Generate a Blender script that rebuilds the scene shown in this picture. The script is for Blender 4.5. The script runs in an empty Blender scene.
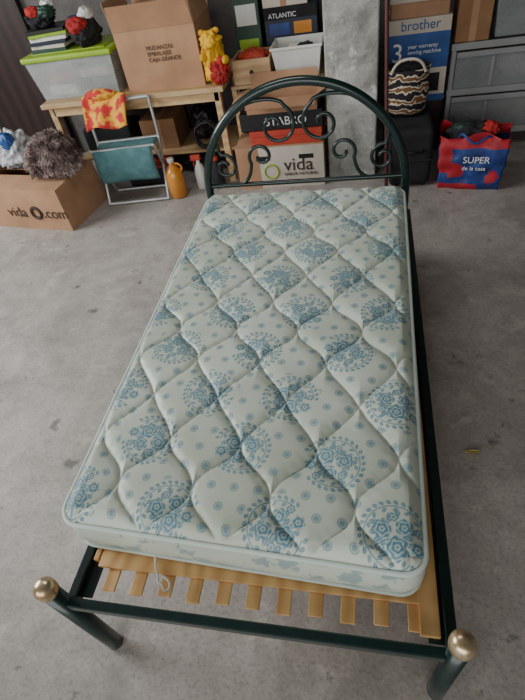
import bpy, bmesh, math, random
import numpy as np
from mathutils import Vector, Matrix, noise
random.seed(7)
SC=bpy.context.scene
COL=SC.collection

# ------------------------------------------------------------------ materials
def mat(name,c1,c2=None,rough=.6,metal=0,scale=8,bump=0,bscale=60,detail=6,trans=0,alpha=1,coat=0,sheen=0,lo=.35,hi=.65):
    m=bpy.data.materials.new(name); m.use_nodes=True
    nt=m.node_tree; b=nt.nodes['Principled BSDF']
    b.inputs['Roughness'].default_value=rough; b.inputs['Metallic'].default_value=metal
    if trans: b.inputs['Transmission Weight'].default_value=trans
    if alpha<1: b.inputs['Alpha'].default_value=alpha
    if coat: b.inputs['Coat Weight'].default_value=coat
    if sheen: b.inputs['Sheen Weight'].default_value=sheen
    tc=nt.nodes.new('ShaderNodeTexCoord')
    if c2 is None: c2=tuple(x*.86 for x in c1)
    n=nt.nodes.new('ShaderNodeTexNoise'); n.inputs['Scale'].default_value=scale; n.inputs['Detail'].default_value=detail
    nt.links.new(tc.outputs['Object'],n.inputs['Vector'])
    r=nt.nodes.new('ShaderNodeValToRGB'); r.color_ramp.elements[0].position=lo; r.color_ramp.elements[1].position=hi
    r.color_ramp.elements[0].color=(*c1,1); r.color_ramp.elements[1].color=(*c2,1)
    nt.links.new(n.outputs['Fac'],r.inputs['Fac']); nt.links.new(r.outputs['Color'],b.inputs['Base Color'])
    if bump:
        n2=nt.nodes.new('ShaderNodeTexNoise'); n2.inputs['Scale'].default_value=bscale; n2.inputs['Detail'].default_value=4
        nt.links.new(tc.outputs['Object'],n2.inputs['Vector'])
        bp=nt.nodes.new('ShaderNodeBump'); bp.inputs['Strength'].default_value=bump; bp.inputs['Distance'].default_value=.01
        nt.links.new(n2.outputs['Fac'],bp.inputs['Height']); nt.links.new(bp.outputs['Normal'],b.inputs['Normal'])
    return m
def s(r,g,b):
    f=lambda v:((v/255+.055)/1.055)**2.4 if v>10 else v/255/12.92
    return (f(r),f(g),f(b))
def wave_mat(name,cols,scale,axis='X',rough=.6,dist=0,interp='LINEAR',dscale=1.0):
    m=bpy.data.materials.new(name); m.use_nodes=True
    nt=m.node_tree; b=nt.nodes['Principled BSDF']; b.inputs['Roughness'].default_value=rough
    tc=nt.nodes.new('ShaderNodeTexCoord')
    w=nt.nodes.new('ShaderNodeTexWave'); w.bands_direction=axis; w.inputs['Scale'].default_value=scale
    w.inputs['Distortion'].default_value=dist; w.inputs['Detail'].default_value=2; w.inputs['Detail Scale'].default_value=dscale
    nt.links.new(tc.outputs['Object'],w.inputs['Vector'])
    r=nt.nodes.new('ShaderNodeValToRGB'); r.color_ramp.interpolation=interp
    r.color_ramp.elements[0].color=(*cols[0][1],1); r.color_ramp.elements[0].position=cols[0][0]
    r.color_ramp.elements[1].color=(*cols[1][1],1); r.color_ramp.elements[1].position=cols[1][0]
    for p,c in cols[2:]:
        e=r.color_ramp.elements.new(p); e.color=(*c,1)
    nt.links.new(w.outputs['Fac'],r.inputs['Fac']); nt.links.new(r.outputs['Color'],b.inputs['Base Color'])
    return m

M={}
M['green']=mat('bed_paint_green',s(6,38,34),s(4,30,28),rough=.3,coat=.3,scale=30)
M['brass']=mat('champagne_brass',s(222,204,170),s(176,150,112),rough=.3,metal=.8,scale=40)
M['pine']=wave_mat('pine_wood',[(0,s(230,186,124)),(1,s(208,158,98))],6,'X',rough=.5,dist=6)
M['pine_l']=wave_mat('pine_wood_light',[(0,s(202,172,128)),(1,s(180,146,104))],5,'Z',rough=.6,dist=5)
M['benchtop']=wave_mat('bench_wood',[(0,s(192,164,124)),(1,s(168,136,98))],4,'Y',rough=.6,dist=5)
M['card']=mat('cardboard',s(178,138,106),s(158,120,90),rough=.85,scale=5,bump=.1)
M['card_d']=mat('cardboard_dark',s(150,112,78),s(132,98,68),rough=.9,scale=6)
M['card_w']=mat('cardboard_white',s(204,196,182),s(188,178,164),rough=.8,scale=6)
M['ink']=mat('print_ink',s(60,45,38),rough=.8)
M['inkw']=mat('print_white',s(235,235,235),rough=.8)
M['black']=mat('black_plastic',s(24,24,26),s(16,16,18),rough=.45)
M['dark']=mat('dark_fabric',s(36,36,40),s(24,24,27),rough=.9,bump=.3)
M['teal']=mat('teal_canvas',s(80,124,126),s(66,106,110),rough=.85,scale=20,bump=.3,bscale=300)
M['tube']=mat('grey_metal_tube',s(205,206,204),s(180,182,180),rough=.35,metal=.6)
M['clear']=mat('clear_plastic',s(205,212,210),s(192,198,196),rough=.2,alpha=.38)
M['lid']=mat('lime_plastic',s(150,186,50),s(140,172,44),rough=.4)
M['red']=mat('red_cloth',s(180,38,34),s(140,26,26),rough=.8,scale=12)
M['yellow']=mat('yellow_cloth',s(230,182,40),s(200,146,24),rough=.85,scale=10)
M['fur']=mat('fur_throw',s(70,54,52),s(128,108,104),rough=1,scale=18,sheen=.4)
M['bagpl']=mat('plastic_bag',s(215,216,218),s(160,166,176),rough=.35,scale=16,alpha=.9,bump=.5,bscale=30)
M['blue']=mat('blue_print',s(36,84,150),s(26,66,128),rough=.5)
M['bagblue']=mat('bag_blue',s(40,72,140),s(30,48,108),rough=.5,scale=12)
M['bagred']=mat('bag_red',s(190,36,50),s(160,28,40),rough=.5,scale=12)
M['navy']=mat('navy_print',s(28,34,60),s(22,28,48),rough=.5)
M['olive']=mat('olive_print',s(40,72,56),s(30,58,46),rough=.5)
M['orange']=mat('amber_plastic',s(206,136,50),s(190,118,36),rough=.25,coat=.5)
M['white']=mat('white_plastic',s(220,220,214),s(206,206,200),rough=.4)
M['grey']=mat('grey_plastic',s(150,153,152),s(136,138,136),rough=.5,scale=4)
M['greyclear']=mat('frosted_plastic',s(170,175,175),s(150,155,156),rough=.35,scale=4,alpha=.45)
M['redbox']=mat('red_box',s(190,68,48),s(174,56,38),rough=.55)
M['maroon']=mat('maroon_paint',s(84,36,30),s(66,28,26),rough=.5)
M['door']=wave_mat('dark_door_wood',[(0,s(54,34,28)),(1,s(34,22,20))],3,'X',rough=.5,dist=2)
M['leaf']=mat('dry_leaf',s(196,180,100),rough=.8)
M['pink']=mat('patterned_cloth',s(196,50,50),s(230,170,60),rough=.9,scale=14,lo=.46,hi=.54)

def concrete(name,base,dark,light,stain=1.0,sc=1.0,spots=True):
    m=bpy.data.materials.new(name); m.use_nodes=True; nt=m.node_tree; L=nt.links
    b=nt.nodes['Principled BSDF']
    tc=nt.nodes.new('ShaderNodeTexCoord')
    def nz(scale,detail,rough=.6,dist=0,off=0):
        n=nt.nodes.new('ShaderNodeTexNoise'); n.inputs['Scale'].default_value=scale*sc; n.inputs['Detail'].default_value=detail
        n.inputs['Roughness'].default_value=rough; n.inputs['Distortion'].default_value=dist
        if off:
            mp=nt.nodes.new('ShaderNodeMapping'); mp.inputs['Location'].default_value=(off,off*1.7,off*.3); L.new(tc.outputs['Object'],mp.inputs['Vector']); L.new(mp.outputs[0],n.inputs['Vector'])
        else: L.new(tc.outputs['Object'],n.inputs['Vector'])
        return n
    def ramp(src,stops):
        r=nt.nodes.new('ShaderNodeValToRGB')
        r.color_ramp.elements[0].position=stops[0][0]; r.color_ramp.elements[0].color=(*stops[0][1],1)
        r.color_ramp.elements[1].position=stops[1][0]; r.color_ramp.elements[1].color=(*stops[1][1],1)
        for p,c in stops[2:]:
            e=r.color_ramp.elements.new(p); e.color=(*c,1)
        L.new(src,r.inputs['Fac']); return r
    def mix(a,bb,fac,mode='MIX'):
        x=nt.nodes.new('ShaderNodeMix'); x.data_type='RGBA'; x.blend_type=mode
        if isinstance(fac,float): x.inputs[0].default_value=fac
        else: L.new(fac,x.inputs[0])
        L.new(a,x.inputs[6])
        if isinstance(bb,tuple): x.inputs[7].default_value=(*bb,1)
        else: L.new(bb,x.inputs[7])
        return x.outputs[2]
    big=ramp(nz(1.6,10,.7,.8).outputs['Fac'],[(.33,dark),(.66,light),(.5,base)])
    fine=ramp(nz(11,12,.8).outputs['Fac'],[(.32,(.72,.72,.72)),(.68,(1.12,1.12,1.12))])
    c=mix(big.outputs['Color'],fine.outputs['Color'],.85,'MULTIPLY')
    spk=ramp(nz(80,4,.7).outputs['Fac'],[(.38,(.5,.5,.5)),(.5,(1,1,1))])
    c=mix(c,spk.outputs['Color'],.45,'MULTIPLY')
    if stain:
        q=.42*stain
        st=ramp(nz(2.3,9,.72,.5,3.3).outputs['Fac'],[(.53,(0,0,0)),(.66,(q,q,q))])
        c=mix(c,tuple(v*.6 for v in dark),st.outputs['Color'])
        q=.38*stain
        sl=ramp(nz(4.3,9,.78,.4,7.1).outputs['Fac'],[(.56,(0,0,0)),(.64,(q,q,q))])
        c=mix(c,tuple(min(1,v_*1.3) for v_ in light),sl.outputs['Color'])
    if spots:
        wn=nz(14,5,.7)
        vm=nt.nodes.new('ShaderNodeVectorMath'); vm.operation='MULTIPLY_ADD'; L.new(wn.outputs['Color'],vm.inputs[0]); vm.inputs[1].default_value=(.14,.14,.14); L.new(tc.outputs['Object'],vm.inputs[2])
        for scl,r0,r1,q in ((3.1,.05,.11,.8),(8.5,.06,.12,.55)):
            v=nt.nodes.new('ShaderNodeTexVoronoi'); v.inputs['Scale'].default_value=scl*sc; v.inputs['Randomness'].default_value=1
            L.new(vm.outputs[0],v.inputs['Vector'])
            sp=ramp(v.outputs['Distance'],[(r0,(q,q,q)),(r1,(0,0,0))])
            c=mix(c,tuple(v_*.32 for v_ in dark),sp.outputs['Color'])
    L.new(c,b.inputs['Base Color'])
    b.inputs['Roughness'].default_value=.64
    bp=nt.nodes.new('ShaderNodeBump'); bp.inputs['Strength'].default_value=.4; bp.inputs['Distance'].default_value=.006
    L.new(nz(28,10,.7).outputs['Fac'],bp.inputs['Height']); L.new(bp.outputs['Normal'],b.inputs['Normal'])
    return m
M['floor']=concrete('concrete_floor',s(168,162,155),s(148,142,136),s(184,178,171),1.0)
M['pillar']=concrete('concrete_pillar',s(186,186,180),s(140,138,132),s(214,214,208),1.6,2.0)
M['wall']=concrete('plaster_wall',s(104,100,97),s(86,82,79),s(122,119,115),0,1,False)

# ------------------------------------------------------------------ mesh helpers
def link(me,name,m=None,parent=None,smooth=False):
    o=bpy.data.objects.new(name,me); COL.objects.link(o)
    if m is not None: me.materials.append(m)
    if smooth:
        for p in me.polygons: p.use_smooth=True
    if parent is not None: o.parent=parent
    return o
def empty(name,loc=(0,0,0),rz=0):
    e=bpy.data.objects.new(name,None); COL.objects.link(e); e.location=loc; e.rotation_euler=(0,0,rz); e.empty_display_size=.05
    return e
def box(name,lo,hi,m,parent=None,bev=.004,seg=2):
    bm=bmesh.new(); bmesh.ops.create_cube(bm,size=1)
    lo=Vector(lo); hi=Vector(hi); c=(lo+hi)/2; d=hi-lo
    for v in bm.verts: v.co=Vector((v.co.x*d.x,v.co.y*d.y,v.co.z*d.z))+c
    if bev: bmesh.ops.bevel(bm,geom=bm.edges[:],offset=min(bev,min(d)*.45),segments=seg,affect='EDGES',profile=.5)
    me=bpy.data.meshes.new(name); bm.to_mesh(me); bm.free()
    return link(me,name,m,parent)
def quadslab(name,pts,th,m,parent=None):
    P=[Vector(p) for p in pts]; n=(P[1]-P[0]).cross(P[3]-P[0]).normalized()*th
    vs=[tuple(p) for p in P]+[tuple(p+n) for p in P]
    f=[(0,3,2,1),(4,5,6,7),(0,1,5,4),(1,2,6,5),(2,3,7,6),(3,0,4,7)]
    me=bpy.data.meshes.new(name); me.from_pydata(vs,[],f); me.update()
    return link(me,name,m,parent)
def tube(name,pts,r,m,parent=None,cyclic=False,kind='POLY',res=10,radii=None):
    cu=bpy.data.curves.new(name,'CURVE'); cu.dimensions='3D'; cu.bevel_depth=r; cu.bevel_resolution=4; cu.use_fill_caps=True
    cu.resolution_u=res
    sp=cu.splines.new('POLY' if kind=='POLY' else 'NURBS'); sp.points.add(len(pts)-1)
    for i,p in enumerate(pts):
        sp.points[i].co=(*p,1)
        if radii: sp.points[i].radius=radii[i]
    sp.use_cyclic_u=cyclic
    if kind!='POLY': sp.use_endpoint_u=True; sp.order_u=4
    o=bpy.data.objects.new(name,cu); COL.objects.link(o)
    me=bpy.data.meshes.new_from_object(o.evaluated_get(bpy.context.evaluated_depsgraph_get()))
    bpy.data.objects.remove(o); 
    return link(me,name,m,parent,True)
def lathe(name,prof,m,loc=(0,0,0),parent=None,n=32,sx=1,sy=1):
    vs=[];fs=[]
    for r,z in prof:
        for i in range(n):
            a=2*math.pi*i/n; vs.append((loc[0]+r*math.cos(a)*sx,loc[1]+r*math.sin(a)*sy,loc[2]+z))
    for j in range(len(prof)-1):
        for i in range(n):
            k=(i+1)%n; fs.append((j*n+i,j*n+k,(j+1)*n+k,(j+1)*n+i))
    fs.append(tuple(range(n))[::-1]); fs.append(tuple((len(prof)-1)*n+i for i in range(n)))
    me=bpy.data.meshes.new(name); me.from_pydata(vs,[],fs); me.update()
    return link(me,name,m,parent,True)
def blob(name,loc,scale,m,parent=None,amp=.25,freq=2.5,seed=0,sub=5,flat=None,ridge=False):
    bm=bmesh.new(); bmesh.ops.create_icosphere(bm,subdivisions=sub,radius=1)
    off=Vector((seed*7.3,seed*3.1,seed*5.7))
    for v in bm.verts:
        p=v.co.copy(); d=noise.noise(p*freq+off)
        if ridge: d=1-2*abs(d)*1.6
        d+= .4*noise.noise(p*freq*2.6+off)
        v.co=p*(1+amp*d)
        v.co=Vector((v.co.x*scale[0],v.co.y*scale[1],v.co.z*scale[2]))+Vector(loc)
        if flat is not None and v.co.z<flat: v.co.z=flat+.001*noise.noise(p*9)
    me=bpy.data.meshes.new(name); bm.to_mesh(me); bm.free()
    return link(me,name,m,parent,True)
def hairs(name,src,m,parent,n=9000,L=.045,w=.0028,seed=1):
    rnd=random.Random(seed); vs=[];fs=[]; P=src.data.polygons
    for i in range(n):
        p=P[rnd.randrange(len(P))]; nm=Vector(p.normal)
        if nm.z<-.3: continue
        c=Vector(p.center); q=nm+Vector((rnd.gauss(0,.45),rnd.gauss(0,.45),rnd.gauss(-.25,.4))); q.normalize()
        sd=q.cross(Vector((rnd.gauss(0,1),rnd.gauss(0,1),rnd.gauss(0,1)))).normalized()*w
        l=L*rnd.uniform(.5,1.1); tip=c+q*l+Vector((0,0,-.3*l)); mid=c+q*l*.55
        if tip.z<.004: tip.z=.004
        if mid.z<.004: mid.z=.004
        k=len(vs); vs+= [c-sd,c+sd,mid+sd*.8,mid-sd*.8,tip]; fs+=[(k,k+1,k+2,k+3),(k+3,k+2,k+4)]
    me=bpy.data.meshes.new(name); me.from_pydata([tuple(v) for v in vs],[],fs); me.update()
    return link(me,name,m,parent)
def text(name,body,size,loc,m,parent=None,rot=(math.pi/2,0,0),ex=.0006,sx=1):
    cu=bpy.data.curves.new(name,'FONT'); cu.body=body; cu.size=size; cu.extrude=ex
    o=bpy.data.objects.new(name,cu); COL.objects.link(o)
    me=bpy.data.meshes.new_from_object(o.evaluated_get(bpy.context.evaluated_depsgraph_get()))
    bpy.data.objects.remove(o)
    o=link(me,name,m,parent); o.location=loc; o.rotation_euler=rot; o.scale=(sx,1,1)
    return o
def open_box(name,loc,w,d,h,m,rz=0,flaps=(100,100,100,100),fl=.16,t=.005):
    e=empty(name,loc,rz)
    box('front_panel',(0,0,0),(w,t,h),m,e,.001); box('back_panel',(0,d-t,0),(w,d,h),m,e,.001)
    box('left_panel',(0,t,0),(t,d-t,h),m,e,.001); box('right_panel',(w-t,t,0),(w,d-t,h),m,e,.001)
    box('bottom_panel',(t,t,0),(w-t,d-t,t),m,e,.001)
    def a(i): return math.radians(flaps[i])
    if flaps[0] is not None: quadslab('flap_front',[(0,0,h),(w,0,h),(w-.01,-fl*math.sin(a(0)),h+fl*math.cos(a(0))),(.01,-fl*math.sin(a(0)),h+fl*math.cos(a(0)))],.004,m,e)
    if flaps[1] is not None: quadslab('flap_back',[(0,d,h),(w,d,h),(w-.01,d+fl*math.sin(a(1)),h+fl*math.cos(a(1))),(.01,d+fl*math.sin(a(1)),h+fl*math.cos(a(1)))],.004,m,e)
    if flaps[2] is not None: quadslab('flap_left',[(0,0,h),(0,d,h),(-fl*math.sin(a(2)),d-.01,h+fl*math.cos(a(2))),(-fl*math.sin(a(2)),.01,h+fl*math.cos(a(2)))],.004,m,e)
    if flaps[3] is not None: quadslab('flap_right',[(w,0,h),(w,d,h),(w+fl*math.sin(a(3)),d-.01,h+fl*math.cos(a(3))),(w+fl*math.sin(a(3)),.01,h+fl*math.cos(a(3)))],.004,m,e)
    return e
def sheet(name,f,nx,ny,m,parent,th=.004):
    vs=[f(i/nx,j/ny) for j in range(ny+1) for i in range(nx+1)]
    fs=[(j*(nx+1)+i,j*(nx+1)+i+1,(j+1)*(nx+1)+i+1,(j+1)*(nx+1)+i) for j in range(ny) for i in range(nx)]
    me=bpy.data.meshes.new(name); me.from_pydata(vs,[],fs); me.update(); o=link(me,name,m,parent,True)
    md=o.modifiers.new('s','SOLIDIFY'); md.thickness=th
    return o
def tray(name,w,d,h,t,m,parent,taper=.03,z0=0):
    def rg(x0,y0,x1,y1,z): return [(x0,y0,z),(x1,y0,z),(x1,y1,z),(x0,y1,z)]
    vs=rg(taper,taper,w-taper,d-taper,z0)+rg(0,0,w,d,z0+h)+rg(t,t,w-t,d-t,z0+h)+rg(taper+t,taper+t,w-taper-t,d-taper-t,z0+t)
    fs=[(3,2,1,0)]
    for a0,b0 in ((0,4),(4,8),(8,12)):
        for i in range(4):
            k=(i+1)%4; fs.append((a0+i,a0+k,b0+k,b0+i))
    fs.append((12,13,14,15))
    me=bpy.data.meshes.new(name); me.from_pydata(vs,[],fs); me.update(); o=link(me,name,m,parent)
    md=o.modifiers.new('b','BEVEL'); md.width=.008; md.segments=3; md.limit_method='ANGLE'
    return o

# ------------------------------------------------------------------ room shell
def plane_box(name,lo,hi,m): return box(name,lo,hi,m,None,0)
plane_box('floor',(-4.2,-3.6,-.1),(3.4,3.9,0),M['floor'])
plane_box('wall_back',(-4.2,3.7,0),(3.4,3.9,2.8),M['wall'])
plane_box('wall_left',(-4.3,-3.6,0),(-4.2,3.9,2.8),M['wall'])
plane_box('wall_right',(3.4,-3.6,0),(3.5,3.9,2.8),M['wall'])
plane_box('ceiling',(-4.3,-3.6,2.8),(3.5,3.9,2.9),M['wall'])
d=box('door_1',(-3.6,3.64,0),(-2.35,3.7,2.1),M['door'],None,.006)
e=empty('concrete_pillar')
box('shaft',(.015,2.86,0),(.335,3.18,2.8),M['pillar'],e,.012,3)

# ------------------------------------------------------------------ mattress
W=.9; LN=1.7; ZT=.515; TH=.155
CN=[(-.505,.020),(.408,-.022),(.440,1.712),(-.502,1.722)]
def warp(a,b):
    s_=a/W; t=b/LN
    x=(1-s_)*(1-t)*CN[0][0]+s_*(1-t)*CN[1][0]+s_*t*CN[2][0]+(1-s_)*t*CN[3][0]
    y=(1-s_)*(1-t)*CN[0][1]+s_*(1-t)*CN[1][1]+s_*t*CN[2][1]+(1-s_)*t*CN[3][1]
    return x,y
NX,NY=500,940
a=np.linspace(0,W,NX); b=np.linspace(0,LN,NY)
A,B=np.meshgrid(a,b)
RC=.05
Ac,Bc=A.copy(),B.copy()
for cx,cy,sx,sy in ((RC,RC,-1,-1),(W-RC,RC,1,-1),(RC,LN-RC,-1,1),(W-RC,LN-RC,1,1)):
    dx=(A-cx)*sx; dy=(B-cy)*sy; q=(dx>0)&(dy>0); dd=np.sqrt(dx*dx+dy*dy)+1e-9
    mx=np.maximum(dx,dy); k=np.where(q,mx/dd,1)
    Ac=np.where(q,cx+sx*dx*k,Ac); Bc=np.where(q,cy+sy*dy*k,Bc)
pu,pv=.205,.300
T=(B+.03)/(pv/2); kf=np.floor(T); ff=T-kf
amp=np.where((kf%4)<2,.12,.035)
S=kf+ff-amp*np.sin(2*np.pi*ff)
U=(A-.03)/(pu/2)
def wr(x): return np.abs((x+1)%2-1)
dA=wr(U-S)*(pu/2)*.78; dB=wr(U+S)*(pu/2)*.78
dq=np.minimum(dA,dB)
puff=.62*(1-np.exp(-(dq/.008)))+.38*(1-np.exp(-(dq/.028)**2))
edge=np.minimum(np.minimum(A,W-A),np.minimum(B,LN-B))
er=np.clip(edge/.045,0,1); roundf=np.sqrt(np.clip(1-(1-er)**2,0,1))
crown=np.sin(np.pi*np.clip(A/W,0,1))**.5*np.sin(np.pi*np.clip(B/LN,0,1))**.5
rng=np.random.RandomState(3)
wrk=np.zeros_like(A)
for i in range(26):
    kx,ky=rng.uniform(-28,28,2); ph=rng.uniform(0,6.28); wrk+=np.sin(kx*A+ky*B+ph)/26
pk=np.zeros_like(A)
for i in range(30):
    kx,ky=rng.uniform(-230,230,2); ph=rng.uniform(0,6.28); pk+=np.sin(kx*A+ky*B+ph)/30
pk*=np.exp(-dq/.02)
Z=ZT-.022+.022*roundf+.0135*puff*np.clip(edge/.03,0,1)+.004*crown+.007*wrk*er+.004*pk*er
X,Y=warp(Ac,Bc)
mask=np.zeros_like(A); da=a[1]-a[0]; db=b[1]-b[0]
cent=[]
row=0; v=.06
while v<LN+.03:
    u=.03+(row%2)*.135
    while u<W+.06:
        cent.append((u+rng.uniform(-.014,.014),v+rng.uniform(-.014,.014),rng.uniform(-.6,.6)+(row%2)*3.1)); u+=.268
    v+=.186; row+=1
DU=(A/.060); DV=(B/.054); rowi=np.floor(DV); du=((DU+.5*(rowi%2))%1-.5)*.060; dv=(DV%1-.5)*.054
rd=np.sqrt(du*du+dv*dv)
dots=np.clip((.0125-rd)/.0015,0,1)*(1-.7*np.clip((rd-.006)/.001,0,1)*np.clip((.0095-rd)/.001,0,1))
far=np.full_like(A,9.)
for (cu_,cv_,th) in cent: far=np.minimum(far,np.hypot(A-cu_,B-cv_))
mask=dots*np.clip((far-.083)/.006,0,1)*.75
G=1.2
for (cu_,cv_,th) in cent:
    i0=max(0,int((cu_-.1)/da)); i1=min(NX,int((cu_+.1)/da)+2); j0=max(0,int((cv_-.1)/db)); j1=min(NY,int((cv_+.1)/db)+2)
    if i1<=i0 or j1<=j0: continue
    x=(A[j0:j1,i0:i1]-cu_)/G; y=(B[j0:j1,i0:i1]-cv_)/G
    xr=x*math.cos(th)+y*math.sin(th); yr=-x*math.sin(th)+y*math.cos(th)
    mk=np.zeros_like(x)
    def rose(cx,cy,R,mk):
        px=xr-cx; py=yr-cy; r=np.hypot(px,py); an=np.arctan2(py,px)
        Re=R*(1+.10*np.cos(6*an+cx*90))
        body=np.clip((Re-r)/.0012,0,1)
        rr_=r*(1+.12*np.cos(5*an+r*260))
        sw=.5+.5*np.cos(rr_*2*np.pi/.0080)
        return np.where(body>.05,np.maximum(mk*(1-body),body*(.3+.7*np.clip((sw-.2)*2.8,0,1))),mk)
    def leaf(lx,ly,an,l,w,mk,val=1):
        qx=(xr-lx)*math.cos(an)+(yr-ly)*math.sin(an); qy=-(xr-lx)*math.sin(an)+(yr-ly)*math.cos(an)
        e_=(qx/l)**2+(qy/w)**2
        body=np.clip((1.1-e_)*3,0,1)*(1-.6*(np.abs(qy)<.0007))
        return np.maximum(mk,body*val)
    r=np.hypot(xr,yr); an=np.arctan2(yr,xr)%6.283
    gate=(an>.5)&(an<5.6)
    mk=np.maximum(mk,np.clip((.0015-np.abs(r-.056))/.0009,0,1)*gate)
    for k in range(24):
        t=.5+k*5.1/23
        mk=leaf(.0635*math.cos(t),.0635*math.sin(t),t+.9,.0060,.0036,mk)
        if k%2==0: mk=leaf(.0495*math.cos(t),.0495*math.sin(t),t-.9,.0062,.0033,mk)
    for k in range(16):
        t=k*.393+.2; RR=.024+.020*((k*37)%10)/10
        mk=leaf(RR*math.cos(t),RR*math.sin(t),t+.4*math.sin(k),.0100,.0054,mk,.9)
    mk=rose(.012,-.019,.022,mk); mk=rose(-.024,.002,.018,mk); mk=rose(.013,.020,.017,mk); mk=rose(.046,-.004,.014,mk); mk=rose(.040,.026,.009,mk); mk=rose(-.018,-.030,.009,mk); mk=rose(-.012,.032,.009,mk)
    mask[j0:j1,i0:i1]=np.maximum(mask[j0:j1,i0:i1],mk)
mask*=.95
idx=np.arange(NX*NY).reshape(NY,NX)
F=np.stack([idx[:-1,:-1],idx[:-1,1:],idx[1:,1:],idx[1:,:-1]],-1).reshape(-1,4)
me=bpy.data.meshes.new('quilted_top')
me.vertices.add(NX*NY); me.vertices.foreach_set('co',np.stack([X,Y,Z],-1).astype(np.float32).ravel())
me.loops.add(F.size); me.loops.foreach_set('vertex_index',F.ravel().astype(np.int32))
me.polygons.add(len(F)); me.polygons.foreach_set('loop_start',(np.arange(len(F))*4).astype(np.int32))
me.update(calc_edges=True)
at=me.attributes.new('print_mask','FLOAT','POINT'); at.data.foreach_set('value',mask.astype(np.float32).ravel())
MP=s(66,120,142)
def ticking(name,attr=True):
    m=bpy.data.materials.new(name); m.use_nodes=True; nt=m.node_tree; L=nt.links; bs=nt.nodes['Principled BSDF']
    tc=nt.nodes.new('ShaderNodeTexCoord')
    n=nt.nodes.new('ShaderNodeTexNoise'); n.inputs['Scale'].default_value=2.6; n.inputs['Detail'].default_value=7; L.new(tc.outputs['Object'],n.inputs['Vector'])
    r=nt.nodes.new('ShaderNodeValToRGB'); r.color_ramp.elements[0].color=(*s(176,184,166),1); r.color_ramp.elements[1].color=(*s(200,209,195),1)
    r.color_ramp.elements[0].position=.32; r.color_ramp.elements[1].position=.62
    L.new(n.outputs['Fac'],r.inputs['Fac'])
    mx=nt.nodes.new('ShaderNodeMix'); mx.data_type='RGBA'; L.new(r.outputs['Color'],mx.inputs[6]); mx.inputs[7].default_value=(*MP,1)
    if attr:
        at=nt.nodes.new('ShaderNodeAttribute'); at.attribute_name='print_mask'; L.new(at.outputs['Fac'],mx.inputs[0])
    else:
        v=nt.nodes.new('ShaderNodeTexVoronoi'); v.inputs['Scale'].default_value=13; v.feature='F1'; L.new(tc.outputs['Object'],v.inputs['Vector'])
        w=nt.nodes.new('ShaderNodeTexNoise'); w.inputs['Scale'].default_value=60; w.inputs['Detail'].default_value=3; L.new(tc.outputs['Object'],w.inputs['Vector'])
        ad=nt.nodes.new('ShaderNodeMath'); ad.operation='ADD'; L.new(v.outputs['Distance'],ad.inputs[0]); L.new(w.outputs['Fac'],ad.inputs[1])
        r2=nt.nodes.new('ShaderNodeValToRGB'); r2.color_ramp.elements[0].color=(.5,.5,.5,1); r2.color_ramp.elements[1].color=(0,0,0,1)
        r2.color_ramp.elements[0].position=.80; r2.color_ramp.elements[1].position=.86; L.new(ad.outputs[0],r2.inputs['Fac']); L.new(r2.outputs['Color'],mx.inputs[0])
    L.new(mx.outputs[2],bs.inputs['Base Color'])
    bs.inputs['Roughness'].default_value=.38; bs.inputs['Sheen Weight'].default_value=.1
    wv=nt.nodes.new('ShaderNodeTexWave'); wv.inputs['Scale'].default_value=160; wv.bands_direction='Y'; wv.inputs['Distortion'].default_value=2; L.new(tc.outputs['Object'],wv.inputs['Vector'])
    bp=nt.nodes.new('ShaderNodeBump'); bp.inputs['Strength'].default_value=.08; bp.inputs['Distance'].default_value=.002; L.new(wv.outputs['Fac'],bp.inputs['Height']); L.new(bp.outputs['Normal'],bs.inputs['Normal'])
    return m
M['tick']=ticking('quilted_ticking'); M['tick_side']=ticking('mattress_border',False)
M['piping']=mat('piping_tape',s(204,216,206),s(190,204,196),rough=.7)
mt=empty('mattress')
link(me,'quilted_top',M['tick'],mt,True)
out=[]
for cx,cy,a0 in ((RC,RC,180),(W-RC,RC,270),(W-RC,LN-RC,0),(RC,LN-RC,90)):
    for i in range(13):
        t=math.radians(a0+i*90/12); out.append((cx+RC*math.cos(t),cy+RC*math.sin(t)))
dense=[]
for i in range(len(out)):
    p,q=Vector(out[i]),Vector(out[(i+1)%len(out)]); n=max(1,int((q-p).length/.02))
    for k in range(n): dense.append(p.lerp(q,k/n))
n=len(dense); vs=[]; fs=[]
lv=14
for j in range(lv+1):
    h=j/lv
    for i,p in enumerate(dense):
        tn=(dense[(i+1)%n]-dense[i-1]).normalized(); nm=Vector((tn.y,-tn.x))
        bul=.010*math.sin(math.pi*h)+.003*noise.noise(Vector((p.x*9,p.y*9,h*3)))
        q=p+nm*bul; x,y=warp(q.x,q.y); vs.append((x,y,ZT-TH+(TH-.022)*h))
for j in range(lv):
    for i in range(n):
        k=(i+1)%n; fs.append((j*n+i,j*n+k,(j+1)*n+k,(j+1)*n+i))
fs.append(tuple(range(n))[::-1])
m2=bpy.data.meshes.new('border'); m2.from_pydata(vs,[],fs); m2.update(); link(m2,'border',M['tick_side'],mt,True)
def ring(z,off):
    L_=[]
    for i,p in enumerate(dense):
        tn=(dense[(i+1)%n]-dense[i-1]).normalized(); nm=Vector((tn.y,-tn.x)); q=p+nm*off; x,y=warp(q.x,q.y); L_.append((x,y,z+.0025*noise.noise(Vector((p.x*6,p.y*6,1)))))
    return L_
tube('piping_top',ring(ZT-.020,.004),.0062,M['piping'],mt,True)
tube('piping_bottom',ring(ZT-TH+.007,.003),.0060,M['piping'],mt,True)

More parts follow.
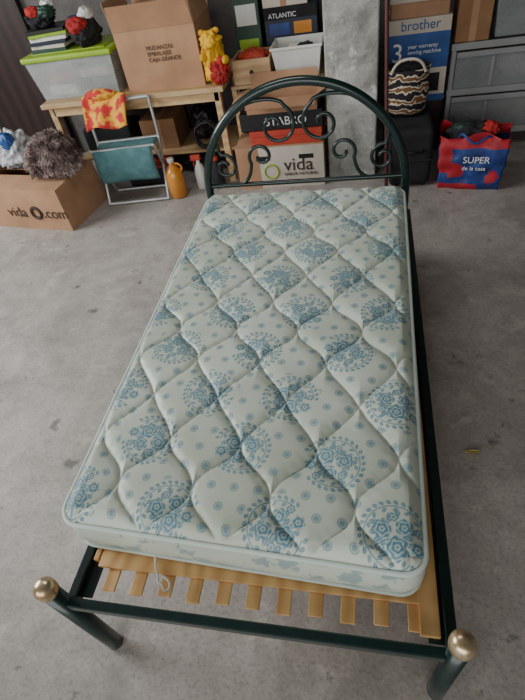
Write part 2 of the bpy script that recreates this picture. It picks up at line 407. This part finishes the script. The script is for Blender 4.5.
# ------------------------------------------------------------------ bed frame
bf=empty('bed_frame')
HX=.4714; YF=-.14; YH=1.775; ZC=.50
for i,sx in enumerate((-1,1)):
    x=sx*HX
    lathe('foot_post_%d'%i,[(.0215,0),(.0225,.004),(.0225,ZC-.035)],M['green'],(x,YF,0),bf)
    lathe('foot_cap_%d'%i,[(.0235,ZC-.04),(.0262,ZC-.038),(.027,ZC-.027),(.0265,ZC-.012),(.023,ZC-.003),(.016,ZC+.004),(.007,ZC+.007),(.002,ZC+.0075)],M['brass'],(x,YF,0),bf)
    box('side_rail_%d'%i,(x-.014,YF+.02,.314),(x+.014,YH,.355),M['green'],bf,.004)
    xi=x-sx*.03
    box('rail_ledge_%d'%i,(min(xi-.018,xi+.018),YF+.03,.330),(max(xi-.018,xi+.018),YH-.02,.336),M['green'],bf,.001)
box('foot_rail',(-HX+.02,YF-.012,.365),(HX-.02,YF+.012,.396),M['green'],bf,.004)
box('foot_cross_angle',(-HX+.02,YF+.018,.312),(HX-.02,YF+.024,.332),M['green'],bf,.001)
HC=-.028; HR=.482
ZA=.494
arc=[(HC-HR,YH,0),(HC-HR,YH,.25),(HC-HR,YH,ZA)]
for i in range(1,48):
    t=math.pi-math.pi*i/48; arc.append((HC+HR*math.cos(t),YH,ZA+HR*math.sin(t)))
arc+=[(HC+HR,YH,ZA),(HC+HR,YH,.25),(HC+HR,YH,0)]
tube('headboard_arch',arc,.0205,M['green'],bf)
tube('head_bar_upper',[(HC-HR,YH,.53),(HC+HR,YH,.53)],.011,M['green'],bf)
tube('head_bar_lower',[(HC-HR,YH,.36),(HC+HR,YH,.36)],.016,M['green'],bf)
def spiral(cx,cz,r0,r1,a0,a1,n=34):
    return [(cx+(r0+(r1-r0)*i/n)*math.cos(math.radians(a0+(a1-a0)*i/n)),cz+(r0+(r1-r0)*i/n)*math.sin(math.radians(a0+(a1-a0)*i/n))) for i in range(n+1)]
def bez(A0,A1,A2,A3,n=24):
    o=[]
    for i in range(1,n+1):
        t=i/n; o.append(tuple((1-t)**3*A0[k]+3*(1-t)**2*t*A1[k]+3*(1-t)*t*t*A2[k]+t**3*A3[k] for k in (0,1)))
    return o
def scroll(name,p2,r=.0085):
    tube(name,[(HC+x,YH,z) for x,z in p2],r,M['green'],bf)
for sx in (-1,1):
    R=lambda a:(a if sx>0 else 180-a)
    low=spiral(sx*.375,.625,.018,.062,R(160),R(160-440))
    x0,z0=low[-1]
    sw=bez((x0,z0),(sx*.45,.84),(sx*.20,.96),(sx*.07,.90))
    cr=spiral(sx*.105,.80,.095,.018,R(120),R(120+420))
    scroll('scroll_big_%s'%('r' if sx>0 else 'l'),low+sw+cr)
    lw=spiral(sx*.19,.665,.018,.062,R(0),R(-390))
    x0,z0=lw[-1]
    scroll('scroll_low_%s'%('r' if sx>0 else 'l'),lw+bez((x0,z0),(sx*.25,.58),(sx*.27,.55),(sx*.30,.535),10))
sb=empty('slatted_bed_base')
box('cross_slat_0',(-.43,-.035,.344),(.43,.022,.354),M['pine'],sb,.002)
for i in range(1,12):
    y=.06+i*.145
    box('cross_slat_%d'%i,(-.44,y,.344),(.44,y+.06,.354),M['pine'],sb,.002)
for i in range(11):
    x=-.40+i*.078
    yy=-.088+random.uniform(-.006,.006)
    box('long_slat_%d'%i,(x,yy,.337),(x+.036,1.70,.3435),M['pine'],sb,.002)
box('edge_rail_r',(.405,-.10,.337),(.450,1.70,.3545),M['pine'],sb,.002)
box('edge_rail_l',(-.45,-.02,.337),(-.435,1.70,.3545),M['pine'],sb,.002)
tube('loose_string',[(-.27,.008,.37),(-.262,-.03,.364),(-.25,-.035,.363),(-.245,-.065,.362),(-.232,-.06,.364),(-.22,-.085,.361),(-.205,-.07,.360),(-.215,-.05,.362),(-.235,-.045,.366)],.003,M['white'],None,kind='NURBS')

# ------------------------------------------------------------------ workbench + things on it
wb=empty('wooden_workbench')
box('top',(-2.02,2.9,.63),(-.66,3.55,.66),M['benchtop'],wb,.003)
box('apron',(-1.95,2.92,.57),(-.70,2.945,.63),M['pine_l'],wb,.002)
for i,(x,y) in enumerate(((-1.98,2.92),(-.735,2.92),(-1.98,3.48),(-.735,3.48))):
    box('leg_%d'%i,(x,y,0),(x+.045,y+.045,.63),M['pine_l'],wb,.003)
box('lower_shelf',(-1.97,3.05,.18),(-.68,3.5,.20),M['pine_l'],wb,.002)
box('back_panel',(-1.97,3.5,.20),(-.68,3.51,.63),M['door'],wb,.001)
tb=empty('storage_tub',(-2.05,2.97,.662))
w,dp,h=.65,.42,.25
tray('body',w,dp,h,.004,M['clear'],tb)
box('lid',(-.015,-.015,h-.005),(w+.012,dp+.015,h+.03),M['lid'],tb,.012,3)
box('lid_panel',(.05,.05,h+.03),(w-.05,dp-.05,h+.036),M['lid'],tb,.006)
box('folded_clothes_1',(.07,.06,.01),(.3,.36,.08),M['white'],tb,.02,4)
box('folded_clothes_2',(.08,.07,.082),(.31,.35,.15),M['red'],tb,.02,4)
box('folded_clothes_3',(.33,.06,.01),(.58,.36,.10),M['dark'],tb,.02,4)
box('folded_clothes_4',(.34,.07,.102),(.57,.35,.17),M['card_w'],tb,.02,4)
LZ=.948
e=empty('magazine_stack',(-1.99,3.0,LZ),.05)
cols=[M['olive'],M['card_w'],M['navy'],M['white'],M['lid'],M['black']]
for i in range(6):
    o=box('magazine_%d'%i,(-.13,-.12,i*.022),(.13,.12,i*.022+.02),cols[i],e,.002); o.location=(.14+random.uniform(-.01,.01),.14,0); o.rotation_euler=(0,0,random.uniform(-.15,.2))
e=empty('crumpled_bags',(-1.85,3.13,LZ+.133))
blob('bag_dark',(-.04,0,.05),(.09,.09,.06),M['dark'],e,.3,2.6,101,5,flat=0); blob('bag_green',(.03,-.03,.08),(.06,.06,.04),M['olive'],e,.3,3,102,4)
blob('rag_red',(-.05,-.05,.09),(.05,.04,.035),M['red'],e,.3,3,103,4); blob('rag_white',(.02,.04,.1),(.05,.05,.04),M['white'],e,.3,3,104,4)
e=empty('soft_toy_bag',(-1.59,3.12,LZ))
blob('bag',(0,0,.07),(.09,.12,.09),M['dark'],e,.25,2.4,5,5,flat=0)
blob('scarf',(-.02,-.06,.12),(.07,.07,.05),M['red'],e,.3,3,6,4)
blob('cap',(.02,.03,.16),(.05,.06,.05),M['white'],e,.2,3,7,4)
e=empty('paint_can',(-1.75,3.33,LZ)); lathe('can',[(.05,0),(.052,.005),(.052,.13),(.055,.135),(.048,.14)],M['blue'],(0,0,0),e,24)
# open cardboard box
cb=open_box('open_cardboard_box',(-1.34,2.97,.66),.55,.40,.36,M['card'],rz=.0,flaps=(None,25,8,None),fl=.16)
quadslab('flap_front',[(0,0,.36),(.55,0,.36),(.54,-.045,.50),(.02,-.045,.50)],.004,M['card'],cb)
quadslab('flap_right',[(.55,0.01,.36),(.55,.39,.36),(.53,.38,.50),(.53,.02,.50)],.004,M['card'],cb)
text('print_text','MUDANZAS\nEMBALAJES\nCAJA GRANDE',.034,(.2,-.004,.24),M['ink'],cb)
blob('contents',(.28,.2,.27),(.2,.14,.1),M['card_w'],cb,.3,3,9,4)
# yellow and red plush, slumped over the bench end
e=empty('plush_toy',(-.70,3.00,.66))
blob('yellow_body',(-.01,0,.13),(.07,.075,.13),M['yellow'],e,.4,2.6,11,5,flat=0)
blob('red_shirt',(.02,-.045,.08),(.07,.055,.075),M['red'],e,.35,2.8,12,5,flat=0)
blob('head',(-.005,-.02,.25),(.068,.06,.052),M['yellow'],e,.3,2.2,13,5)
blob('snout',(.005,-.075,.235),(.024,.02,.018),M['yellow'],e,.1,2,16,3)
blob('ear_l',(-.06,-.01,.295),(.02,.013,.018),M['yellow'],e,.05,2,14,3)
blob('ear_r',(.04,-.015,.30),(.02,.013,.018),M['yellow'],e,.05,2,15,3)
blob('arm_l',(-.06,-.05,.17),(.028,.045,.025),M['yellow'],e,.2,2,17,3); blob('arm_r',(.075,-.04,.14),(.025,.045,.025),M['yellow'],e,.2,2,18,3)
# things under the bench
e=empty('tool_case',(-1.9,3.1,.2)); box('case',(0,0,0),(.4,.25,.2),M['dark'],e,.02,3); tube('handle',[(.12,0,.2),(.14,-.0,.24),(.26,0,.24),(.28,0,.2)],.008,M['black'],e)
e=empty('cardboard_carton',(-1.42,3.12,.2)); box('carton',(0,0,0),(.28,.3,.22),M['card_d'],e,.004); box('tape',(.12,-.001,.0),(.16,.3,.221),M['card'],e,.001)
e=empty('extension_cable',(-.88,3.03,.21))
tube('coil',[((.09+.012*math.sin(t*1.3))*math.cos(t*.5),.03*math.sin(t*.3),.11+(.09+.012*math.sin(t))*math.sin(t*.5)) for t in range(0,62)],.007,M['black'],e)
e=empty('rubbish_sack',(-.97,3.3,.2)); blob('sack',(0,0,.12),(.10,.10,.13),M['black'],e,.25,2.6,71,5,flat=0.002)
e=empty('red_toolbox',(-1.55,2.93,0)); box('body',(0,0,0),(.34,.18,.13),M['black'],e,.008); box('lid',(-.004,-.004,.13),(.344,.184,.165),M['redbox'],e,.01); tube('handle',[(.1,.09,.165),(.1,.09,.2),(.24,.09,.2),(.24,.09,.165)],.008,M['black'],e)
e=empty('dark_duffel_bag',(-1.0,3.1,0)); blob('bag',(0,.1,.08),(.2,.12,.08),M['dark'],e,.15,2,72,5,flat=0); tube('strap',[(-.1,-.02,.08),(-.06,-.03,.15),(.06,-.03,.15),(.1,-.02,.08)],.007,M['black'],e,kind='NURBS')
# second bench/shelf
sh=empty('wooden_shelf_unit')
box('top',(-.645,3.06,.585),(.0,3.6,.605),M['benchtop'],sh,.003)
for i,(x,y) in enumerate(((-.645,3.065),(-.04,3.2),(-.645,3.55),(-.04,3.55))):
    box('leg_%d'%i,(x,y,0),(x+.035,y+.035,.585),M['pine_l'],sh,.003)
box('back_panel',(-.64,3.59,0),(-.01,3.6,.585),M['door'],sh,.001)
e=empty('wooden_crate',(-.62,3.08,.606))
for nm,lo,hi in (('front',(0,0,0),(.26,.012,.15)),('back',(0,.25,0),(.26,.262,.15)),('left',(0,.012,0),(.012,.25,.15)),('right',(.248,.012,0),(.26,.25,.15)),('base',(.012,.012,0),(.248,.25,.01))):
    box(nm,lo,hi,M['pine_l'],e,.002)
tube('knob',[(.13,0,.075),(.13,-.02,.075)],.012,M['black'],e)
blob('rags',(.13,.13,.13),(.10,.1,.05),M['redbox'],e,.3,3,21,4)
e=empty('plastic_bin',(-.345,3.08,.606))
tray('body',.325,.26,.19,.005,M['white'],e,.025)
box('rim',(-.008,-.008,.18),(.333,.004,.195),M['white'],e,.003); box('rim_b',(-.008,.256,.18),(.333,.268,.195),M['white'],e,.003)
box('rim_l',(-.008,0,.18),(.004,.26,.195),M['white'],e,.003); box('rim_r',(.321,0,.18),(.333,.26,.195),M['white'],e,.003)
blob('contents',(.16,.13,.1),(.12,.09,.08),M['card_w'],e,.3,3,22,4); blob('contents_dark',(.22,.1,.15),(.06,.05,.04),M['dark'],e,.3,3,23,4)
e=empty('printed_carton',(-.63,3.38,.606)); box('carton',(0,0,0),(.18,.2,.48),M['olive'],e,.003); box('label',(.02,-.002,.28),(.16,0,.4),M['white'],e,.001); box('label_low',(.02,-.002,.1),(.16,0,.2),M['lid'],e,.001)
e=empty('toy_box',(-.42,3.38,.606)); box('carton',(0,0,0),(.36,.2,.36),M['navy'],e,.003); box('stripe',(0,-.002,.29),(.36,0,.36),M['dark'],e,.001)
text('print_text','ATLANTIC',.04,(.03,-.003,.30),M['inkw'],e); box('picture',(.03,-.002,.2),(.17,0,.27),M['bagblue'],e,.001); box('window',(.2,-.002,.2),(.32,0,.27),M['orange'],e,.001)
e=empty('white_carton',(-.42,3.38,.968)); box('carton',(0,0,0),(.3,.2,.12),M['card_w'],e,.003); box('tape',(.12,-.001,0),(.16,.2,.121),M['card'],e,.001)
# pile in front of the pillar side
e=empty('fruit_box',(-.62,2.78,0))
box('front',(0,0,0),(.61,.008,.29),M['card_w'],e,.001); box('back',(0,.26,0),(.61,.268,.29),M['card_w'],e,.001)
box('left',(0,.008,0),(.008,.26,.29),M['card'],e,.001); box('right',(.602,.008,0),(.61,.26,.29),M['card_w'],e,.001); box('base',(.008,.008,0),(.602,.26,.008),M['card'],e,.001)
box('top_flap',(0,0,.29),(.61,.268,.295),M['card'],e,.001)
box('left_print',(.0,-.001,0),(.16,0,.29),M['card'],e,.0005)
for i,x in enumerate((.14,.44)): box('vent_%d'%i,(x,-.002,.2),(x+.1,0,.23),M['black'],e,.001)
text('print_text','vida',.13,(.33,-.003,.12),M['ink'],e); text('print_small','SABOR NATURAL',.03,(.33,-.003,.085),M['ink'],e); text('print_small2','FRESH',.04,(.34,-.003,.03),M['redbox'],e)
tube('logo_ring',[(.24+.05*math.cos(t/16*6.283),-.002,.12+.05*math.sin(t/16*6.283)) for t in range(16)],.006,M['lid'],e,True)
e=empty('shoe_box',(-.50,2.80,.296)); box('base',(0,0,0),(.48,.23,.08),M['redbox'],e,.003); box('lid',(-.004,-.004,.06),(.484,.234,.095),M['redbox'],e,.003)
e=empty('appliance_box',(-.56,2.81,.392)); box('carton',(0,0,0),(.55,.22,.11),M['black'],e,.003); text('print_text','STABRO',.075,(.17,-.003,.03),M['inkw'],e)
e=open_box('small_cardboard_box',(-.50,2.8,.503),.46,.22,.09,M['card'],flaps=(110,20,100,60),fl=.09)

# ------------------------------------------------------------------ right side things
e=empty('wooden_cupboard'); box('body',(.40,3.22,0),(.78,3.6,.36),M['door'],e,.005); box('top',(.39,3.21,.36),(.785,3.61,.375),M['benchtop'],e,.003); box('door_gap',(.588,3.218,.02),(.592,3.222,.34),M['black'],e,.0005)
e=empty('appliance_carton',(.39,3.14,.376)); box('carton',(0,0,0),(.38,.32,.48),M['card_w'],e,.003)
box('blue_panel',(.0,-.002,.20),(.38,0,.40),M['blue'],e,.001); box('blue_foot',(.0,-.002,.0),(.38,0,.04),M['blue'],e,.001)
text('print_text','brother',.075,(.08,-.003,.42),M['blue'],e); text('print_num','3',.15,(.03,-.003,.25),M['inkw'],e); text('print_lines','year warranty\nsewing machine',.032,(.13,-.003,.32),M['inkw'],e)
box('picture',(.22,-.003,.06),(.34,-.002,.17),M['dark'],e,.0005)
e=empty('flat_carton',(.41,3.16,.857)); box('carton',(0,0,0),(.34,.28,.08),M['card'],e,.003); box('lid',(-.01,-.01,.08),(.35,.29,.2),M['card_w'],e,.003)
M['stripe']=wave_mat('woven_zigzag',[(0,s(34,30,34)),(.42,s(206,196,176)),(.8,s(120,84,50))],5,'Z',rough=.9,dist=5,interp='CONSTANT',dscale=3)
e=empty('woven_basket',(.515,2.96,.385))
lathe('body',[(.10,0),(.125,.02),(.138,.12),(.13,.24),(.138,.265),(.130,.265),(.12,.1),(.09,.02)],M['stripe'],(0,0,0),e,32,1,.8)
tube('handle',[(-.1,-.08,.25),(-.08,-.1,.32),(0,-.1,.34),(.08,-.1,.32),(.1,-.08,.25)],.008,M['card_w'],e,kind='NURBS')
blob('cloth',(0,0,.24),(.11,.085,.04),M['dark'],e,.3,3,31,4)
e=empty('black_suitcase',(.42,2.66,0)); box('shell',(0,0,.02),(.26,.42,.37),M['dark'],e,.03,4); box('zip',(-.003,-.003,.18),(.263,.423,.19),M['black'],e,.004)
for i,(x,y) in enumerate(((.04,.05),(.22,.05),(.04,.37),(.22,.37))): lathe('wheel_%d'%i,[(.018,0),(.02,.01),(.018,.024)],M['black'],(x,y,0),e,16)
tube('handle',[(.06,-.0,.25),(.06,-.03,.25),(.2,-.03,.25),(.2,0,.25)],.008,M['black'],e)
tube('leaning_pole',[(.405,2.62,.0),(.362,2.82,1.25)],.012,M['maroon'])
# shopping bag
sbg=empty('shopping_bag',(.73,2.64,0),-.18)
def bagmesh(w,d,h,m1,m2):
    vs=[];fs=[];mi=[]
    nn=30;lv=24
    pts=[(i/nn*w,0) for i in range(nn)]+[(w,i/6*d) for i in range(6)]+[(w-i/nn*w,d) for i in range(nn)]+[(0,d-i/6*d) for i in range(6)]
    N=len(pts)
    for j in range(lv+1):
        z=j/lv
        for (x,y) in pts:
            sc=1+.10*z; xx=(x-w/2)*sc+w/2; yy=(y-d/2)*sc+d/2
            k=.026*noise.noise(Vector((xx*11,yy*9,z*4.5+3)))
            bl=.02*math.sin(math.pi*z)
            yy+= -bl if y==0 else (bl if y==d else 0)
            vs.append((xx+k,yy+k,z*h+ (.035*noise.noise(Vector((xx*7,yy*7,9))) if j==lv else 0)))
    for j in range(lv):
        for i in range(N):
            k=(i+1)%N; fs.append((j*N+i,j*N+k,(j+1)*N+k,(j+1)*N+i))
            if i<nn:
                red=(j>18) or (i<6 and j>7) or (j<3 and i<20) or ((i-7)**2+(j-9)**2<14) or ((i-25)**2+(j-6)**2<10)
            else: red=(j>18) or (j<8)
            mi.append(0 if red else 1)
    fs.append(tuple(range(N))[::-1]); mi.append(1)
    me=bpy.data.meshes.new('body'); me.from_pydata(vs,[],fs); me.materials.append(m1); me.materials.append(m2)
    me.polygons.foreach_set('material_index',mi); me.update()
    return link(me,'body',None,sbg,True)
bagmesh(.36,.2,.34,M['bagred'],M['bagblue'])
text('print_text','SUPER',.055,(.13,-.042,.19),M['inkw'],sbg); text('print_text2','de la casa',.035,(.13,-.042,.145),M['inkw'],sbg)
tube('handle_front',[(.09,0,.33),(.10,-.03,.38),(.14,-.07,.34),(.2,-.07,.30),(.25,-.03,.36),(.27,0,.33)],.007,M['bagblue'],sbg,kind='NURBS')
blob('gift',(.17,.1,.31),(.15,.09,.07),M['dark'],sbg,.3,3,41,5); blob('gift_red',(.26,.08,.35),(.05,.05,.04),M['red'],sbg,.3,3,42,4); blob('foil',(.1,.1,.35),(.05,.05,.03),M['olive'],sbg,.4,3,43,4)
# grey rack with frosted drawers
e=empty('plastic_shelf_rack',(.80,3.2,0))
for k,z in enumerate((.10,.37,.64)):
    box('tray_%d'%k,(0,0,z),(.72,.38,z+.02),M['grey'],e,.004); box('rim_%d'%k,(-.005,-.005,z),(.725,.01,z+.04),M['grey'],e,.003)
for i,(x,y) in enumerate(((0,0),(.69,0),(0,.35),(.69,.35))): box('post_%d'%i,(x,y,0),(x+.03,y+.03,.66),M['grey'],e,.004)
for k,z in enumerate((.125,.395)):
    box('drawer_front_%d'%k,(.035,.012,z),(.685,.018,z+.23),M['greyclear'],e,.003)
    box('drawer_lip_%d'%k,(.035,.0,z+.20),(.685,.02,z+.232),M['grey'],e,.004)
    box('drawer_rib_%d'%k,(.25,.004,z+.02),(.27,.012,z+.19),M['grey'],e,.002)
    blob('drawer_stuff_a_%d'%k,(.2,.2,z+.085),(.13,.12,.08),[M['white'],M['dark']][k],e,.3,3,81+k,4); blob('drawer_stuff_b_%d'%k,(.48,.2,z+.085),(.16,.12,.08),[M['card_d'],M['card_w']][k],e,.3,3,85+k,4)
e=empty('tall_cardboard_carton',(.81,3.21,.682),0); box('carton',(0,0,0),(.2,.2,.42),M['card_d'],e,.003); box('tape',(.08,-.001,0),(.12,.2,.421),M['card'],e,.001)
e=empty('clear_storage_bin',(1.03,3.22,.682)); tray('body',.42,.32,.22,.004,M['greyclear'],e,.02); box('lid',(-.01,-.01,.215),(.43,.33,.24),M['grey'],e,.008)
blob('stuff_a',(.14,.16,.09),(.1,.1,.08),M['dark'],e,.3,3,91,4); blob('stuff_b',(.29,.16,.09),(.09,.1,.08),M['card_w'],e,.3,3,92,4)

# ------------------------------------------------------------------ left: big box, fur, bags, chair
bx=open_box('large_cardboard_box',(-2.50,2.42,0),.74,.46,.31,M['card'],rz=-.17,flaps=(None,None,95,None),fl=.2)
quadslab('flap_front',[(.74,0,.31),(0,0,.31),(.01,.2,.315),(.73,.2,.315)],.004,M['card'],bx)
quadslab('flap_back',[(0,.46,.31),(.74,.46,.31),(.73,.28,.32),(.01,.28,.32)],.004,M['card'],bx)
text('print_text','vida',.11,(.22,-.004,.10),M['ink'],bx); text('print_text2','.com',.11,(.54,-.004,.10),M['ink'],bx)
tube('logo_ring',[(.485+.04*math.cos(t/20*6.283),-.002,.135+.04*math.sin(t/20*6.283)) for t in range(20)],.012,M['ink'],bx,True)
e=empty('fur_throw',(-1.88,2.58,.328)); 
f1=blob('pile',(0,0,.09),(.18,.15,.12),M['fur'],e,.3,1.8,51,5,flat=0); f2=blob('fold',(.05,-.03,.17),(.12,.12,.09),M['fur'],e,.3,2,52,5); f3=blob('fold_low',(.12,-.06,.05),(.09,.09,.06),M['fur'],e,.3,2,57,5,flat=0)
M['fur2']=mat('fur_hair',s(96,76,72),s(176,158,152),rough=1,scale=14,lo=.42,hi=.6)
hairs('hair_a',f1,M['fur2'],e,9000,.04,seed=1); hairs('hair_b',f2,M['fur2'],e,7000,.04,seed=2); hairs('hair_c',f3,M['fur2'],e,4000,.035,seed=3)
e=empty('plastic_bags',(-2.25,2.72,.328)); blob('bag_1',(0,0,.11),(.12,.13,.13),M['bagpl'],e,.4,2.2,53,5,flat=0); blob('bag_2',(-.18,.02,.1),(.11,.12,.12),M['card_w'],e,.35,2.4,54,5,flat=0); blob('packet',(.02,-.07,.20),(.06,.05,.06),M['blue'],e,.2,3,55,4); blob('packet_2',(-.1,-.06,.2),(.06,.05,.07),M['redbox'],e,.2,3,56,4)
for i in range(5):
    a0=i*1.3; tube('straw_%d'%i,[(-.05+.02*i,0,.15),(-.06+.03*math.cos(a0),.02,.28),(-.05+.07*math.cos(a0),.03*math.sin(a0),.38)],.006,[M['olive'],M['pine_l'],M['white'],M['yellow'],M['dark']][i],e)
# folding chair
ch=empty('folding_camp_chair',(-1.40,2.78,0),.10)
for sx in (-1,1):
    x=sx*.23
    tube('leg_a_%d'%(sx+1),[(x,-.12,.01),(x,.06,.40)],.011,M['tube'],ch); tube('leg_b_%d'%(sx+1),[(x,.10,.01),(x,-.10,.40)],.011,M['tube'],ch)
    tube('upright_%d'%(sx+1),[(x,.06,.40),(x,.075,.66)],.011,M['tube'],ch)
tube('front_bar',[(-.23,-.10,.40),(.23,-.10,.40)],.011,M['tube'],ch); tube('rear_bar',[(-.23,.06,.40),(.23,.06,.40)],.011,M['tube'],ch)
tube('floor_bar',[(-.23,-.12,.015),(.23,-.12,.015)],.011,M['tube'],ch); tube('floor_bar_b',[(-.23,.10,.015),(.23,.10,.015)],.011,M['tube'],ch)
tube('top_bar',[(-.23,.075,.66),(.23,.075,.66)],.013,M['tube'],ch)
sheet('seat',lambda u,v:(-.22+.44*u,-.10+.16*v,.405-.02*math.sin(math.pi*v)),12,12,M['teal'],ch)
sheet('front_drape',lambda u,v:(-.215+.43*u,-.115-.02*math.sin(math.pi*v)-.008*math.sin(u*9),.405-.23*v),16,10,M['teal'],ch)
cl=empty('colourful_cloth',(-1.50,2.83,.68)); 
sheet('drape',lambda u,v:(-.14+.32*u,.03-.12*v+.015*math.sin(u*12),.01-.13*v*v*1.3+.014*math.sin(u*9+v*5)),24,16,M['pink'],cl,.006)
blob('knot',(.0,.01,.03),(.11,.045,.03),M['pink'],cl,.35,3,61,4)
# bottles
e=empty('amber_jug',(-1.09,2.74,0))
lathe('body',[(.055,0),(.065,.01),(.066,.15),(.06,.19),(.03,.23),(.02,.24),(.02,.26)],M['orange'],(0,0,0),e,28); lathe('cap',[(.024,.255),(.025,.28),(.022,.285)],M['white'],(0,0,0),e,20)
tube('grip',[(.055,0,.19),(.08,0,.2),(.075,0,.245),(.022,0,.245)],.008,M['orange'],e,kind='NURBS')
e=empty('spray_bottle',(-.93,2.85,0))
lathe('body',[(.038,0),(.042,.01),(.042,.12),(.03,.17),(.014,.19),(.014,.21)],M['white'],(0,0,0),e,24)
box('trigger_head',(-.05,-.015,.21),(.025,.015,.25),M['redbox'],e,.006); tube('trigger',[(-.03,0,.21),(-.04,0,.17)],.005,M['redbox'],e)
e=empty('detergent_bottle',(-.80,2.85,0)); lathe('body',[(.04,0),(.045,.01),(.045,.14),(.02,.18),(.018,.2)],M['dark'],(0,0,0),e,24); lathe('cap',[(.022,.2),(.022,.225)],M['redbox'],(0,0,0),e,18)
e=empty('dry_leaf',(.67,.62,.003),.1)
sheet('blade',lambda u,v:((u-.5)*.05,(v-.5)*.014*math.sin(math.pi*min(max(u,.03),.97)),.004*math.cos(v*6)+.004),10,6,M['leaf'],e,.001)

# ------------------------------------------------------------------ lights
def area(name,loc,rot,sx,sy,en,col=(1,1,1)):
    l=bpy.data.lights.new(name,'AREA'); l.shape='RECTANGLE'; l.size=sx; l.size_y=sy; l.energy=en; l.color=col
    o=bpy.data.objects.new(name,l); COL.objects.link(o); o.location=loc; o.rotation_euler=rot
area('assumed_front_daylight',(-1.0,-3.4,1.6),(math.radians(78),0,math.radians(-8)),4.5,2.2,115,(1,.99,.97))  # added area lamp at the open front side; a garage opening is assumed
area('assumed_left_daylight',(-4.0,1.0,2.0),(0,math.radians(-62),0),1.3,2.2,175,(.97,.99,1))  # added area lamp inside the left wall, which has no window; side daylight assumed
area('overhead_fill',(-.6,1.6,2.7),(0,0,0),1.2,.3,14,(1,.98,.95))  # added weak overhead fill, not a known fixture of the room
w=bpy.data.worlds.new('World'); SC.world=w; w.use_nodes=True
bg=w.node_tree.nodes['Background']; bg.inputs[0].default_value=(.90,.95,1,1); bg.inputs[1].default_value=.45

# ------------------------------------------------------------------ camera
C=Vector((.2689,-.4288,1.6127)); yaw,pit,rol=.2946,.7784,-.1962
fw=Vector((-math.sin(yaw)*math.cos(pit),math.cos(yaw)*math.cos(pit),-math.sin(pit)))
r=Vector((math.cos(yaw),math.sin(yaw),0)); u=r.cross(fw)
r2=r*math.cos(rol)+u*math.sin(rol); u2=-r*math.sin(rol)+u*math.cos(rol)
cam=bpy.data.cameras.new('Camera'); co=bpy.data.objects.new('Camera',cam); COL.objects.link(co)
mm=Matrix((r2,u2,-fw)).transposed().to_4x4(); mm.translation=C; co.matrix_world=mm
cam.sensor_fit='VERTICAL'; cam.sensor_height=24; cam.lens=476.2*24/700; cam.clip_start=.02
SC.camera=co
